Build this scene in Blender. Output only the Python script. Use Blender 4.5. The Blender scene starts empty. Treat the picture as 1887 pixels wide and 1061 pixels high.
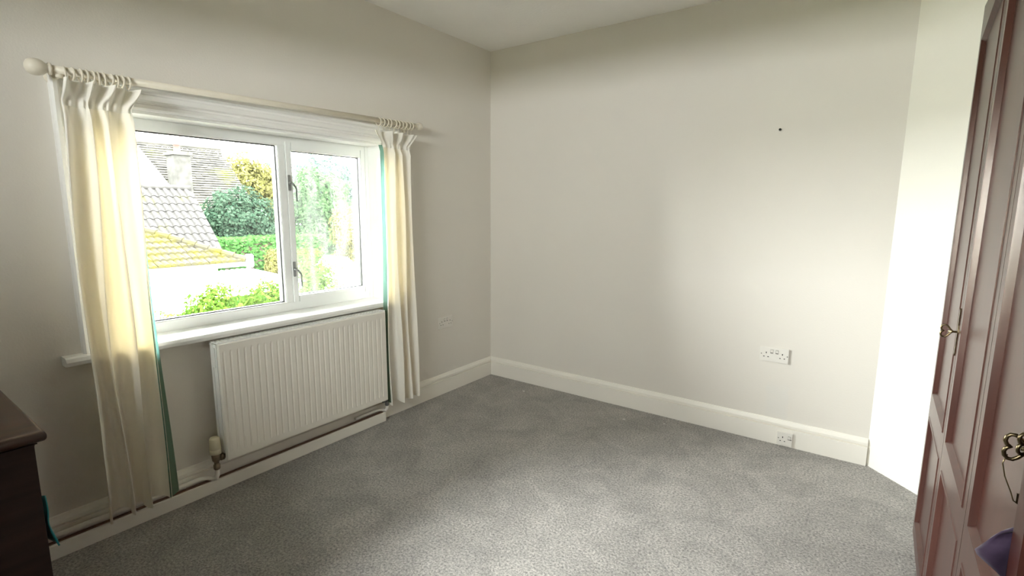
import bpy, bmesh, math, random
from mathutils import Vector, Matrix, Euler, noise
random.seed(7)
PI = math.pi
scene = bpy.context.scene
COL = scene.collection
V = Vector

# ------------------------------------------------------------------ camera
cam_d = bpy.data.cameras.new('camera'); cam = bpy.data.objects.new('camera', cam_d); COL.objects.link(cam)
cam_d.sensor_width = 36.0; cam_d.sensor_fit = 'HORIZONTAL'
cam_d.lens = 36.0 * 935.34 / 1887.0
cam_d.clip_start = 0.02; cam_d.clip_end = 500
yaw, pit, rol = -0.626392, 0.153537, 0.006009
fw = V((math.sin(yaw)*math.cos(pit), math.cos(yaw)*math.cos(pit), -math.sin(pit)))
r0 = V((math.cos(yaw), -math.sin(yaw), 0)); u0 = r0.cross(fw)
cr = r0*math.cos(rol) + u0*math.sin(rol); cu = -r0*math.sin(rol) + u0*math.cos(rol)
m = Matrix((cr, cu, -fw)).transposed().to_4x4(); m.translation = V((2.39943, -3.03549, 1.28079))
cam.matrix_world = m
scene.camera = cam

# ------------------------------------------------------------------ sky (bright overcast) and exposure
SKY = 7.0
world = bpy.data.worlds.new('overcast_sky'); scene.world = world; world.use_nodes = True
bg = world.node_tree.nodes['Background']
bg.inputs[0].default_value = (1.0, 0.985, 0.965, 1); bg.inputs[1].default_value = SKY
scene.view_settings.view_transform = 'Standard'; scene.view_settings.look = 'None'
scene.view_settings.gamma = 1.0; scene.view_settings.use_curve_mapping = False
scene.view_settings.exposure = 3.43
cy = scene.cycles
cy.max_bounces = 16; cy.diffuse_bounces = 12; cy.glossy_bounces = 4; cy.transmission_bounces = 8
cy.transparent_max_bounces = 16; cy.sample_clamp_indirect = 20; cy.caustics_reflective = False; cy.caustics_refractive = False
# sampling guide in the window opening (a portal gives off no light of its own)
pl = bpy.data.lights.new('window_portal', 'AREA'); pl.shape = 'RECTANGLE'; pl.size = 1.375; pl.size_y = 0.92
pl.cycles.is_portal = True
po = bpy.data.objects.new('window_portal', pl); COL.objects.link(po)
pl2 = bpy.data.lights.new('fill_window_portal', 'AREA'); pl2.shape = 'RECTANGLE'; pl2.size = 1.5; pl2.size_y = 0.32; pl2.cycles.is_portal = True  # sampling guide for the added fill window at the rear
po2 = bpy.data.objects.new('fill_window_portal', pl2); COL.objects.link(po2); po2.location = (1.5, -4.02, 1.81); po2.rotation_euler = V((0, 1, 0)).to_track_quat('-Z', 'Z').to_euler()
po.location = (-0.20, -1.6975, 1.195); po.rotation_euler = V((1, 0, 0)).to_track_quat('-Z', 'Y').to_euler()

# ------------------------------------------------------------------ materials
MAT = {}
def node(nt, t, loc=(0, 0), **kw):
    n = nt.nodes.new(t); n.location = loc
    for k, v in kw.items(): setattr(n, k, v)
    return n
def mat(name, col, rough=0.6, spec=0.4, metal=0.0, coat=0.0, coat_rough=0.1, noise_scale=None, noise_amt=0.0, col2=None,
        bump=0.0, bump_scale=200.0, detail=4.0, stretch=None, sheen=0.0):
    mt = bpy.data.materials.new(name); mt.use_nodes = True; nt = mt.node_tree
    b = nt.nodes['Principled BSDF']
    b.inputs['Base Color'].default_value = (*col, 1); b.inputs['Roughness'].default_value = rough
    b.inputs['Specular IOR Level'].default_value = spec; b.inputs['Metallic'].default_value = metal
    b.inputs['Coat Weight'].default_value = coat; b.inputs['Coat Roughness'].default_value = coat_rough
    if sheen: b.inputs['Sheen Weight'].default_value = sheen; b.inputs['Sheen Roughness'].default_value = 0.5
    tc = node(nt, 'ShaderNodeTexCoord')
    src = tc.outputs['Object']
    if stretch:
        mp = node(nt, 'ShaderNodeMapping'); mp.inputs['Scale'].default_value = stretch
        nt.links.new(src, mp.inputs['Vector']); src = mp.outputs['Vector']
    if noise_scale:
        nz = node(nt, 'ShaderNodeTexNoise'); nz.inputs['Scale'].default_value = noise_scale; nz.inputs['Detail'].default_value = detail
        nt.links.new(src, nz.inputs['Vector'])
        mr = node(nt, 'ShaderNodeMapRange'); mr.inputs['From Min'].default_value = 0.3; mr.inputs['From Max'].default_value = 0.7
        nt.links.new(nz.outputs['Fac'], mr.inputs['Value'])
        mx = node(nt, 'ShaderNodeMix', data_type='RGBA')
        mx.inputs[6].default_value = (*col, 1)
        c2 = col2 if col2 else tuple(c*(1-noise_amt) for c in col)
        mx.inputs[7].default_value = (*c2, 1)
        nt.links.new(mr.outputs['Result'], mx.inputs[0]); nt.links.new(mx.outputs[2], b.inputs['Base Color'])
    if bump:
        n2 = node(nt, 'ShaderNodeTexNoise'); n2.inputs['Scale'].default_value = bump_scale; n2.inputs['Detail'].default_value = 3
        nt.links.new(tc.outputs['Object'], n2.inputs['Vector'])
        bp = node(nt, 'ShaderNodeBump'); bp.inputs['Strength'].default_value = bump; bp.inputs['Distance'].default_value = 0.002
        nt.links.new(n2.outputs['Fac'], bp.inputs['Height']); nt.links.new(bp.outputs['Normal'], b.inputs['Normal'])
    MAT[name] = mt
    return mt

mat('wall_paint', (0.765, 0.737, 0.682), 0.85, 0.2, noise_scale=1.3, noise_amt=0.03, bump=0.25, bump_scale=140)
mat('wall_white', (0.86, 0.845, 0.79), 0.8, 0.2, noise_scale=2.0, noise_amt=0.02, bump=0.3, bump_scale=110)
mat('ceiling_paint', (0.93, 0.925, 0.90), 0.9, 0.15, noise_scale=3.0, noise_amt=0.04, bump=0.5, bump_scale=60)
mat('gloss_cream', (0.87, 0.845, 0.78), 0.35, 0.45, noise_scale=4, noise_amt=0.03)
mat('gloss_white', (0.87, 0.87, 0.85), 0.28, 0.5)
mat('upvc', (0.84, 0.86, 0.85), 0.25, 0.5)
mat('gasket', (0.03, 0.035, 0.035), 0.5)
mat('radiator_white', (0.84, 0.81, 0.74), 0.35, 0.45)
mat('plastic_white', (0.78, 0.76, 0.71), 0.35, 0.45)
mat('valve_cream', (0.72, 0.66, 0.48), 0.4, 0.45)
mat('brass_dull', (0.34, 0.27, 0.19), 0.4, 0.5, metal=0.8, noise_scale=60, noise_amt=0.4)
mat('brass', (0.24, 0.19, 0.11), 0.3, 0.5, metal=1.0, noise_scale=80, noise_amt=0.5)
mat('dark_slot', (0.012, 0.012, 0.012), 0.7)
mat('screw', (0.25, 0.24, 0.22), 0.35, metal=0.9)
mat('steel', (0.30, 0.31, 0.31), 0.35, metal=0.9)
mat('mahogany', (0.052, 0.0145, 0.010), 0.30, 0.38, coat=0.12, coat_rough=0.16, noise_scale=5, col2=(0.032, 0.009, 0.007), stretch=(6, 6, 0.6), detail=6)
MAT['mahogany'].node_tree.nodes['Principled BSDF'].inputs['Specular Tint'].default_value = (1, .90, .80, 1)
mat('dark_wood', (0.036, 0.015, 0.010), 0.45, 0.3, noise_scale=5, col2=(0.018, 0.008, 0.006), stretch=(0.8, 0.8, 9), detail=6)
mat('chest_top_wood', (0.078, 0.028, 0.012), 0.28, 0.35, coat=0.2, coat_rough=0.05, noise_scale=4, col2=(0.03, 0.011, 0.006), stretch=(8, 1, 4), detail=6)
mat('purple_cloth', (0.034, 0.020, 0.045), 0.9, 0.1, noise_scale=40, noise_amt=0.3, sheen=0.3)
mat('teal_cloth', (0.02, 0.24, 0.27), 0.85, 0.1, noise_scale=30, noise_amt=0.25, sheen=0.3)
mat('lint', (0.75, 0.74, 0.72), 0.9)
mat('pole_cream', (0.74, 0.69, 0.58), 0.35, 0.45, noise_scale=20, noise_amt=0.05)
# outside
mat('render_white', (0.80, 0.80, 0.78), 0.9, 0.1, noise_scale=3, noise_amt=0.04)
mat('pantile', (0.02, 0.0195, 0.0185), 0.85, 0.15, noise_scale=7, col2=(0.0085, 0.0082, 0.008), detail=8)
mat('moss_tile', (0.026, 0.024, 0.003), 0.95, 0.1, noise_scale=5, col2=(0.016, 0.015, 0.012), detail=8)
mat('stone_slate', (0.0341, 0.0324, 0.0281), 0.9, 0.1, noise_scale=4, col2=(0.0170, 0.0170, 0.0154), detail=8)
mat('chimney_stone', (0.0314, 0.0314, 0.0289), 0.9, 0.1, noise_scale=6, noise_amt=0.4)
mat('terracotta', (0.06, 0.014, 0.01), 0.8)
mat('gutter', (0.05, 0.06, 0.065), 0.5)
mat('corrugated', (0.62, 0.62, 0.62), 0.6, 0.3, noise_scale=5, noise_amt=0.1)
mat('grass', (0.15, 0.155, 0.10), 1.0, 0.0, noise_scale=2, noise_amt=0.4)
mat('bounce_paving', (0.70, 0.685, 0.65), 0.9, 0.1, noise_scale=1.5, noise_amt=0.2)  # pale colour of the ground added to reflect skylight indoors
mat('bark', (0.06, 0.045, 0.035), 0.95, 0.1, noise_scale=12, noise_amt=0.5)
mat('brick', (0.30, 0.16, 0.11), 0.9, 0.1, noise_scale=8, noise_amt=0.4)
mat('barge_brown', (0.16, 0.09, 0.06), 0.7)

def leaf_mat(name, a, b, tr=0.5):
    mt = bpy.data.materials.new(name); mt.use_nodes = True; nt = mt.node_tree; nt.nodes.clear()
    out = node(nt, 'ShaderNodeOutputMaterial'); gi = node(nt, 'ShaderNodeNewGeometry')
    mx = node(nt, 'ShaderNodeMix', data_type='RGBA'); mx.inputs[6].default_value = (*a, 1); mx.inputs[7].default_value = (*b, 1)
    nt.links.new(gi.outputs['Random Per Island'], mx.inputs[0])
    d = node(nt, 'ShaderNodeBsdfDiffuse'); t = node(nt, 'ShaderNodeBsdfTranslucent'); ms = node(nt, 'ShaderNodeMixShader'); ms.inputs[0].default_value = tr
    nt.links.new(mx.outputs[2], d.inputs[0]); nt.links.new(mx.outputs[2], t.inputs[0])
    nt.links.new(d.outputs[0], ms.inputs[1]); nt.links.new(t.outputs[0], ms.inputs[2]); nt.links.new(ms.outputs[0], out.inputs[0])
    MAT[name] = mt
leaf_mat('leaf_dark', (0.01, 0.022, 0.014), (0.028, 0.046, 0.031), 0.35)
leaf_mat('leaf_green', (0.014, 0.034, 0.012), (0.036, 0.064, 0.028), 0.4)
leaf_mat('leaf_hedge', (0.0144, 0.0464, 0.0112), (0.0272, 0.0704, 0.0176), 0.3)
leaf_mat('leaf_yellow', (0.045, 0.047, 0.014), (0.09, 0.084, 0.034), 0.4)
leaf_mat('leaf_lime', (0.018, 0.045, 0.006), (0.046, 0.074, 0.014), 0.45)
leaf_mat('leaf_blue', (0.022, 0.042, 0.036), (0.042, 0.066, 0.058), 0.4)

def carpet_material():
    mt = bpy.data.materials.new('carpet'); mt.use_nodes = True; nt = mt.node_tree; b = nt.nodes['Principled BSDF']
    b.inputs['Roughness'].default_value = 0.5; b.inputs['Specular IOR Level'].default_value = 1.0
    b.inputs['Sheen Weight'].default_value = 0.08; b.inputs['Sheen Roughness'].default_value = 0.45
    tc = node(nt, 'ShaderNodeTexCoord'); L = nt.links.new
    fine = node(nt, 'ShaderNodeTexNoise'); fine.inputs['Scale'].default_value = 110; fine.inputs['Detail'].default_value = 4; fine.inputs['Roughness'].default_value = 0.75
    med = node(nt, 'ShaderNodeTexNoise'); med.inputs['Scale'].default_value = 5.5; med.inputs['Detail'].default_value = 7; med.inputs['Roughness'].default_value = 0.65; med.inputs['Distortion'].default_value = 0.8
    big = node(nt, 'ShaderNodeTexNoise'); big.inputs['Scale'].default_value = 1.4; big.inputs['Detail'].default_value = 2
    for n in (fine, med, big): L(tc.outputs['Object'], n.inputs['Vector'])
    def rng(n, a, bb, lo, hi):
        mr = node(nt, 'ShaderNodeMapRange'); mr.inputs[1].default_value = a; mr.inputs[2].default_value = bb; mr.inputs[3].default_value = lo; mr.inputs[4].default_value = hi
        L(n.outputs['Fac'], mr.inputs[0]); return mr.outputs[0]
    def mul(a, bb):
        mm = node(nt, 'ShaderNodeMath', operation='MULTIPLY'); L(a, mm.inputs[0]); L(bb, mm.inputs[1]); return mm.outputs[0]
    f = mul(mul(rng(fine, .34, .66, .25, 1.7), rng(med, .3, .7, .74, 1.26)), rng(big, .3, .7, .92, 1.08))
    vm = node(nt, 'ShaderNodeVectorMath', operation='SCALE'); vm.inputs[0].default_value = CARPET; L(f, vm.inputs['Scale']); L(vm.outputs[0], b.inputs['Base Color'])
    bp = node(nt, 'ShaderNodeBump'); bp.inputs['Strength'].default_value = 1.0; bp.inputs['Distance'].default_value = 0.010
    L(fine.outputs['Fac'], bp.inputs['Height']); L(bp.outputs['Normal'], b.inputs['Normal'])
    MAT['carpet'] = mt
CARPET = (0.325, 0.31, 0.29)
carpet_material()

def back_wall_material():           # wall paint with a touched-up patch of paler filler and paint under the double socket
    mt = MAT['wall_paint'].copy(); mt.name = 'wall_paint_patched'; nt = mt.node_tree; L = nt.links.new
    b = nt.nodes['Principled BSDF']; src = b.inputs['Base Color'].links[0].from_socket
    tc = [n for n in nt.nodes if n.type == 'TEX_COORD'][0]
    sx = node(nt, 'ShaderNodeSeparateXYZ')
    nz = node(nt, 'ShaderNodeTexNoise'); nz.inputs['Scale'].default_value = 14; L(tc.outputs['Object'], nz.inputs['Vector'])
    wob = node(nt, 'ShaderNodeMixRGB'); wob.blend_type = 'ADD'; wob.inputs[0].default_value = 0.06
    L(tc.outputs['Object'], wob.inputs[1]); L(nz.outputs['Color'], wob.inputs[2]); L(wob.outputs[0], sx.inputs[0])
    def band(o, lo, hi, soft):
        a = node(nt, 'ShaderNodeMapRange'); a.interpolation_type = 'SMOOTHSTEP'; a.inputs[1].default_value = lo-soft; a.inputs[2].default_value = lo+soft; L(o, a.inputs[0])
        c = node(nt, 'ShaderNodeMapRange'); c.interpolation_type = 'SMOOTHSTEP'; c.inputs[1].default_value = hi-soft; c.inputs[2].default_value = hi+soft; c.inputs[3].default_value = 1; c.inputs[4].default_value = 0; L(o, c.inputs[0])
        mm = node(nt, 'ShaderNodeMath', operation='MULTIPLY'); L(a.outputs[0], mm.inputs[0]); L(c.outputs[0], mm.inputs[1]); return mm.outputs[0]
    mm = node(nt, 'ShaderNodeMath', operation='MULTIPLY'); L(band(sx.outputs[0], 2.00, 2.10, .012), mm.inputs[0]); L(band(sx.outputs[2], .19, .36, .03), mm.inputs[1])
    m2 = node(nt, 'ShaderNodeMath', operation='MULTIPLY'); m2.inputs[1].default_value = 0.6; L(mm.outputs[0], m2.inputs[0])
    mx = node(nt, 'ShaderNodeMix', data_type='RGBA'); L(m2.outputs[0], mx.inputs[0]); L(src, mx.inputs[6]); mx.inputs[7].default_value = (0.73, 0.72, 0.685, 1)
    L(mx.outputs[2], b.inputs['Base Color']); MAT['wall_paint_patched'] = mt
back_wall_material()

def moss_overlay(name, basename, moss=(0.30, 0.24, 0.015), scale=3.0, lo=.48, hi=.6):
    mt = MAT[basename].copy(); mt.name = name; nt = mt.node_tree; L = nt.links.new; b = nt.nodes['Principled BSDF']
    src = b.inputs['Base Color'].links[0].from_socket
    ge = node(nt, 'ShaderNodeNewGeometry'); nz = node(nt, 'ShaderNodeTexNoise'); nz.inputs['Scale'].default_value = scale; nz.inputs['Detail'].default_value = 5
    L(ge.outputs['Position'], nz.inputs['Vector'])
    mr = node(nt, 'ShaderNodeMapRange'); mr.inputs[1].default_value = lo; mr.inputs[2].default_value = hi; L(nz.outputs['Fac'], mr.inputs[0])
    mx = node(nt, 'ShaderNodeMix', data_type='RGBA'); L(mr.outputs[0], mx.inputs[0]); L(src, mx.inputs[6]); mx.inputs[7].default_value = (*moss, 1); L(mx.outputs[2], b.inputs['Base Color'])
    MAT[name] = mt
moss_overlay('pantile_mossy', 'pantile', (0.030, 0.030, 0.008), 2.2, .60, .75)
moss_overlay('slate_mossy', 'stone_slate', (0.040, 0.044, 0.010), 0.9, .54, .72)

def fabric_mat(name, col, tcol, tw=0.45):
    mt = bpy.data.materials.new(name); mt.use_nodes = True; nt = mt.node_tree; nt.nodes.clear(); L = nt.links.new
    out = node(nt, 'ShaderNodeOutputMaterial'); d = node(nt, 'ShaderNodeBsdfDiffuse'); t = node(nt, 'ShaderNodeBsdfTranslucent'); ms = node(nt, 'ShaderNodeMixShader')
    tc = node(nt, 'ShaderNodeTexCoord'); nz = node(nt, 'ShaderNodeTexNoise'); nz.inputs['Scale'].default_value = 700; L(tc.outputs['Object'], nz.inputs['Vector'])
    bp = node(nt, 'ShaderNodeBump'); bp.inputs['Strength'].default_value = 0.15; bp.inputs['Distance'].default_value = 0.001; L(nz.outputs['Fac'], bp.inputs['Height']); L(bp.outputs[0], d.inputs['Normal'])
    d.inputs[0].default_value = (*col, 1); t.inputs[0].default_value = (*tcol, 1); ms.inputs[0].default_value = tw
    L(d.outputs[0], ms.inputs[1]); L(t.outputs[0], ms.inputs[2]); L(ms.outputs[0], out.inputs[0]); MAT[name] = mt
fabric_mat('curtain_cream', (0.93, 0.92, 0.875), (0.90, 0.74, 0.42), 0.17)
fabric_mat('curtain_heading', (0.90, 0.88, 0.82), (0.60, 0.55, 0.42), 0.12)
fabric_mat('lining_teal', (0.13, 0.14, 0.085), (0.26, 0.58, 0.54), 0.35)

def glass_mat(name, veil=0.0):
    mt = bpy.data.materials.new(name); mt.use_nodes = True; nt = mt.node_tree; nt.nodes.clear(); L = nt.links.new
    out = node(nt, 'ShaderNodeOutputMaterial'); t = node(nt, 'ShaderNodeBsdfTransparent'); t.inputs[0].default_value = (0.95, 0.97, 0.96, 1)
    g = node(nt, 'ShaderNodeBsdfGlossy'); g.inputs['Roughness'].default_value = 0.02
    fr = node(nt, 'ShaderNodeFresnel'); fr.inputs['IOR'].default_value = 1.45
    m1 = node(nt, 'ShaderNodeMixShader'); L(fr.outputs[0], m1.inputs[0]); L(t.outputs[0], m1.inputs[1]); L(g.outputs[0], m1.inputs[2])
    last = m1
    if veil:                        # dusty, rain-streaked film on the pane
        tc = node(nt, 'ShaderNodeTexCoord'); mp = node(nt, 'ShaderNodeMapping'); mp.inputs['Scale'].default_value = (1, 9, 1.6)
        nz = node(nt, 'ShaderNodeTexNoise'); nz.inputs['Scale'].default_value = 2.2; nz.inputs['Detail'].default_value = 5
        L(tc.outputs['Object'], mp.inputs[0]); L(mp.outputs[0], nz.inputs['Vector'])
        mr = node(nt, 'ShaderNodeMapRange'); mr.inputs[1].default_value = .35; mr.inputs[2].default_value = .75; mr.inputs[3].default_value = veil*.35; mr.inputs[4].default_value = veil*2; L(nz.outputs['Fac'], mr.inputs[0])
        tl = node(nt, 'ShaderNodeBsdfTranslucent'); tl.inputs[0].default_value = (.55, .6, .58, 1)
        m2 = node(nt, 'ShaderNodeMixShader'); L(mr.outputs[0], m2.inputs[0]); L(m1.outputs[0], m2.inputs[1]); L(tl.outputs[0], m2.inputs[2]); last = m2
    L(last.outputs[0], out.inputs[0]); MAT[name] = mt
glass_mat('glass'); glass_mat('glass_dusty', 0.014)

# ------------------------------------------------------------------ helpers
def obj(name, bm, material, parent=None, smooth=False, recalc=True):
    if recalc: bmesh.ops.recalc_face_normals(bm, faces=bm.faces)
    me = bpy.data.meshes.new(name); bm.to_mesh(me); bm.free()
    if smooth:
        for p in me.polygons: p.use_smooth = True
    if material: me.materials.append(MAT[material])
    o = bpy.data.objects.new(name, me); COL.objects.link(o)
    if parent: o.parent = parent
    return o
def tag(o, label=None, cat=None, group=None, kind=None):
    if label: o['label'] = label
    if cat: o['category'] = cat
    if group: o['group'] = group
    if kind: o['kind'] = kind
    return o
def empty(name, loc=(0, 0, 0), label=None, cat=None, group=None, kind=None):
    o = bpy.data.objects.new(name, None); COL.objects.link(o); o.empty_display_size = 0.05; o.location = loc
    return tag(o, label, cat, group, kind)
def at(o, parent):                  # parent a world-space mesh to an Empty that has a location of its own
    o.parent = parent; o.matrix_parent_inverse = Matrix.Translation(parent.location).inverted(); return o
def under(o, part):                # a sub-part: its part already sits in world space
    o.parent = part; return o
def box(bm, x0, x1, y0, y1, z0, z1, bev=0.0, seg=2):
    g = bmesh.ops.create_cube(bm, size=1.0); vs = g['verts']
    bmesh.ops.scale(bm, vec=(x1-x0, y1-y0, z1-z0), verts=vs); bmesh.ops.translate(bm, vec=((x0+x1)/2, (y0+y1)/2, (z0+z1)/2), verts=vs)
    if bev:
        es = list({e for v in vs for e in v.link_edges}); bmesh.ops.bevel(bm, geom=es, offset=bev, segments=seg, affect='EDGES', clamp_overlap=True)
    return bm
def B(*a, **k): return box(bmesh.new(), *a, **k)
def frame_of(d):
    d = d.normalized(); a = V((0, 0, 1)) if abs(d.z) < .9 else V((1, 0, 0)); s = d.cross(a).normalized(); return s, d.cross(s).normalized()
def tube(bm, pts, r, n=10, caps=True, closed=False):
    pts = [V(p) for p in pts]; rs = r if isinstance(r, (list, tuple)) else [r]*len(pts); rings = []; prev = None
    for i, p in enumerate(pts):
        if closed: d = pts[(i+1) % len(pts)] - pts[i-1]
        else: d = pts[min(i+1, len(pts)-1)] - pts[max(i-1, 0)]
        d.normalize()
        if prev is None: s, t = frame_of(d)
        else:
            s = prev - d*prev.dot(d)
            s = s.normalized() if s.length > 1e-6 else frame_of(d)[0]
            t = d.cross(s)
        prev = s
        rings.append([bm.verts.new(p + (s*math.cos(2*PI*k/n) + t*math.sin(2*PI*k/n))*rs[i]) for k in range(n)])
    m_ = len(rings)
    for i in range(m_ if closed else m_-1):
        a, b = rings[i], rings[(i+1) % m_]
        for k in range(n): bm.faces.new((a[k], a[(k+1) % n], b[(k+1) % n], b[k]))
    if caps and not closed: bm.faces.new(rings[0]); bm.faces.new(rings[-1])
    return bm
def lathe(bm, org, axis, prof, n=20):       # prof: (distance along axis, radius)
    org = V(org); axis = V(axis).normalized()
    return tube(bm, [org + axis*a for a, _ in prof], [max(r, 1e-4) for _, r in prof], n)
def prism(bm, poly, ext, origin=(0, 0, 0), a=(1, 0, 0), b=(0, 0, 1), e=(0, 1, 0)):
    o, a, b, e = V(origin), V(a), V(b), V(e)
    v0 = [bm.verts.new(o + a*p + b*q + e*ext[0]) for p, q in poly]; v1 = [bm.verts.new(o + a*p + b*q + e*ext[1]) for p, q in poly]
    bm.faces.new(v0); bm.faces.new(v1[::-1]); n = len(poly)
    for i in range(n): bm.faces.new((v0[i], v0[(i+1) % n], v1[(i+1) % n], v1[i]))
    return bm
def arc(c, r, a0, a1, n, plane='xz', y=0): return [V((c[0]+r*math.cos(a0+(a1-a0)*i/n), y, c[1]+r*math.sin(a0+(a1-a0)*i/n))) for i in range(n+1)]

HC = 2.40; YR = -3.95; XR = 3.23; XB = 2.445
# ------------------------------------------------------------------ room shell
def struct(name, bm, m_, label=None): return tag(obj(name, bm, m_), label=label, cat=None, kind='structure')
fl = B(-0.30, XR+.1, YR-.1, 0.12, -0.12, 0.0); tag(obj('floor', fl, 'carpet'), 'grey cut-pile carpet covering the bedroom floor', 'carpet', kind='structure')
tag(obj('ceiling', B(-0.30, XR+.1, YR-.1, 0.12, HC, HC+.12), 'ceiling_paint'), 'off-white ceiling with a faint rough texture', 'ceiling', kind='structure')
OY0, OY1, OZ0, OZ1 = -2.385, -1.010, 0.735, 1.655
w = bmesh.new()
box(w, -.30, 0, YR, OY0, 0, HC); box(w, -.30, 0, OY1, 0.12, 0, HC); box(w, -.30, 0, OY0, OY1, 0, OZ0); box(w, -.30, 0, OY0, OY1, OZ1, HC)
tag(obj('wall_left', w, 'wall_paint'), 'grey-beige painted wall around the window', 'wall', kind='structure')
tag(obj('wall_back', B(0, XB+.1, 0, .12, 0, HC), 'wall_paint_patched'), 'grey-beige painted wall with two sockets facing the camera', 'wall', kind='structure')
dg = bmesh.new(); dx = XR-XB
prism(dg, [(XB, 0), (XR, -dx), (XR+.1, -dx), (XR+.1, .12), (XB, .12)], (0, HC), a=(1, 0, 0), b=(0, 1, 0), e=(0, 0, 1))
tag(obj('wall_diagonal', dg, 'wall_white'), 'bright white diagonal wall between the back wall and the wardrobe', 'wall', kind='structure')
tag(obj('wall_right', B(XR, XR+.1, YR, -dx, 0, HC), 'wall_paint'), 'grey-beige wall behind the wardrobe', 'wall', kind='structure')
QX0, QX1, QZ0, QZ1 = .75, 2.25, 1.65, 1.97
w = bmesh.new(); box(w, -.3, QX0, YR-.1, YR, 0, HC); box(w, QX1, XR+.1, YR-.1, YR, 0, HC); box(w, QX0, QX1, YR-.1, YR, 0, QZ0); box(w, QX0, QX1, YR-.1, YR, QZ1, HC)
tag(obj('wall_front', w, 'wall_paint'), 'grey-beige wall behind the camera', 'wall', kind='structure')
SK = [(0, 0), (.018, 0), (.018, .100), (.0075, .1020), (.0075, .1060), (.0165, .1085), (.0155, .120), (.010, .130), (.006, .1385), (0, .141)]
b_ = prism(bmesh.new(), SK, (0.0, XB), a=(0, -1, 0), b=(0, 0, 1), e=(1, 0, 0))
tag(obj('baseboard_back', b_, 'gloss_cream'), 'cream moulded skirting board along the back wall', 'skirting board', kind='structure')
b_ = prism(bmesh.new(), SK, (YR, 0.0), a=(1, 0, 0), b=(0, 0, 1), e=(0, 1, 0))
tag(obj('baseboard_left', b_, 'gloss_cream'), 'cream moulded skirting board under the window', 'skirting board', kind='structure')
tag(obj('trim_1', B(.044, .058, YR+.02, -1.10, 0, .056, bev=.002), 'gloss_cream'), 'low cream board standing off the skirting to hide the heating pipes', 'pipe cover', kind='structure')

tag(obj('shadow_strip', B(.028, .043, YR+.02, -1.11, 0, .0585), 'barge_brown'), 'dark brown strip standing in for the shadow gap behind the low pipe board', 'shadow_line', kind='structure')  # dark colour stands in for the shade in the gap above the board
# ------------------------------------------------------------------ window
win = empty('window_1', (0, (OY0+OY1)/2, OZ0), 'white window with a wide fixed pane and a narrow opening casement', 'window', kind='structure')
def wp(name, bm, m_, par=win, **k):
    o = obj(name, bm, m_, None, **k)
    return at(o, win)
# painted linings of the reveal
lin = bmesh.new(); box(lin, -.125, -.001, OY0, OY1, OZ1-.012, OZ1); box(lin, -.125, -.001, OY0, OY0+.012, OZ0, OZ1); box(lin, -.125, -.001, OY1-.012, OY1, OZ0, OZ1)
wp('reveal_lining', lin, 'gloss_white')
bd = prism(bmesh.new(), [(-.125, 0), (-.125, -.034), (.046, -.034), (.056, -.030), (.060, -.017), (.056, -.004), (.046, 0)], (OY0-.160, OY1+.160), origin=(0, 0, .737))
# the board is notched round the architrave feet: only its nose runs past the opening
wp('window_board', bd, 'gloss_white')
# architrave: moulded profile swept up the left side, across and down the right
AP = [(0, 0), (.012, 0), (.016, .008), (.016, .022), (.010, .027), (.010, .034), (.018, .040), (.018, .060), (.012, .066), (.012, .074), (.024, .082), (.026, .094), (.020, .100), (0, .100)]
def mould_frame(bm, prof, path, nrm, outs):      # path: mitred corner points, outs: outward offset vector at each
    rings = [[bm.verts.new(V(p) + V(nrm)*t + V(o)*w_) for t, w_ in prof] for p, o in zip(path, outs)]; n = len(prof)
    for i in range(len(rings)-1):
        for k in range(n): bm.faces.new((rings[i][k], rings[i][(k+1) % n], rings[i+1][(k+1) % n], rings[i+1][k]))
    bm.faces.new(rings[0]); bm.faces.new(rings[-1][::-1]); return bm
AP = [(t_*1.5, w_) for t_, w_ in AP]
ar = mould_frame(bmesh.new(), AP, [(0, OY0, OZ0+.002), (0, OY0, OZ1), (0, OY1, OZ1), (0, OY1, OZ0+.002)], (1, 0, 0), [(0, -1, 0), (0, -1, .96), (0, 1, .96), (0, 1, 0)])
wp('architrave', ar, 'gloss_white')
# fixed frame
FX0, FX1 = -.185, -.120
fr = bmesh.new()
iy0, iy1 = OY0+.012, OY1-.012; zt = OZ1-.012
box(fr, FX0, FX1, iy0, iy0+.045, OZ0, zt, bev=.004); box(fr, FX0, FX1, iy1-.030, iy1, OZ0, zt, bev=.004)
box(fr, FX0, FX1, iy0+.04, iy1-.025, zt-.048, zt, bev=.004); box(fr, FX0, FX1, iy0+.04, iy1-.025, OZ0, OZ0+.052, bev=.004)
wp('window_frame', fr, 'upvc')
wp('mullion', B(FX0, FX1+.002, -1.592, -1.550, OZ0+.045, zt-.044, bev=.004), 'upvc')
gl = bmesh.new()
def rect_strip(bm, x0, x1, y0, y1, z0, z1, t):
    box(bm, x0, x1, y0, y0+t, z0, z1); box(bm, x0, x1, y1-t, y1, z0, z1); box(bm, x0, x1, y0+t, y1-t, z0, z0+t); box(bm, x0, x1, y0+t, y1-t, z1-t, z1); return bm
wp('gasket', rect_strip(bmesh.new(), -.158, -.140, iy0+.0445, -1.5918, OZ0+.0515, zt-.0475, .005), 'gasket')
wp('pane', B(-.156, -.152, iy0+.04, -1.588, OZ0+.045, zt-.042), 'glass')
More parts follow.
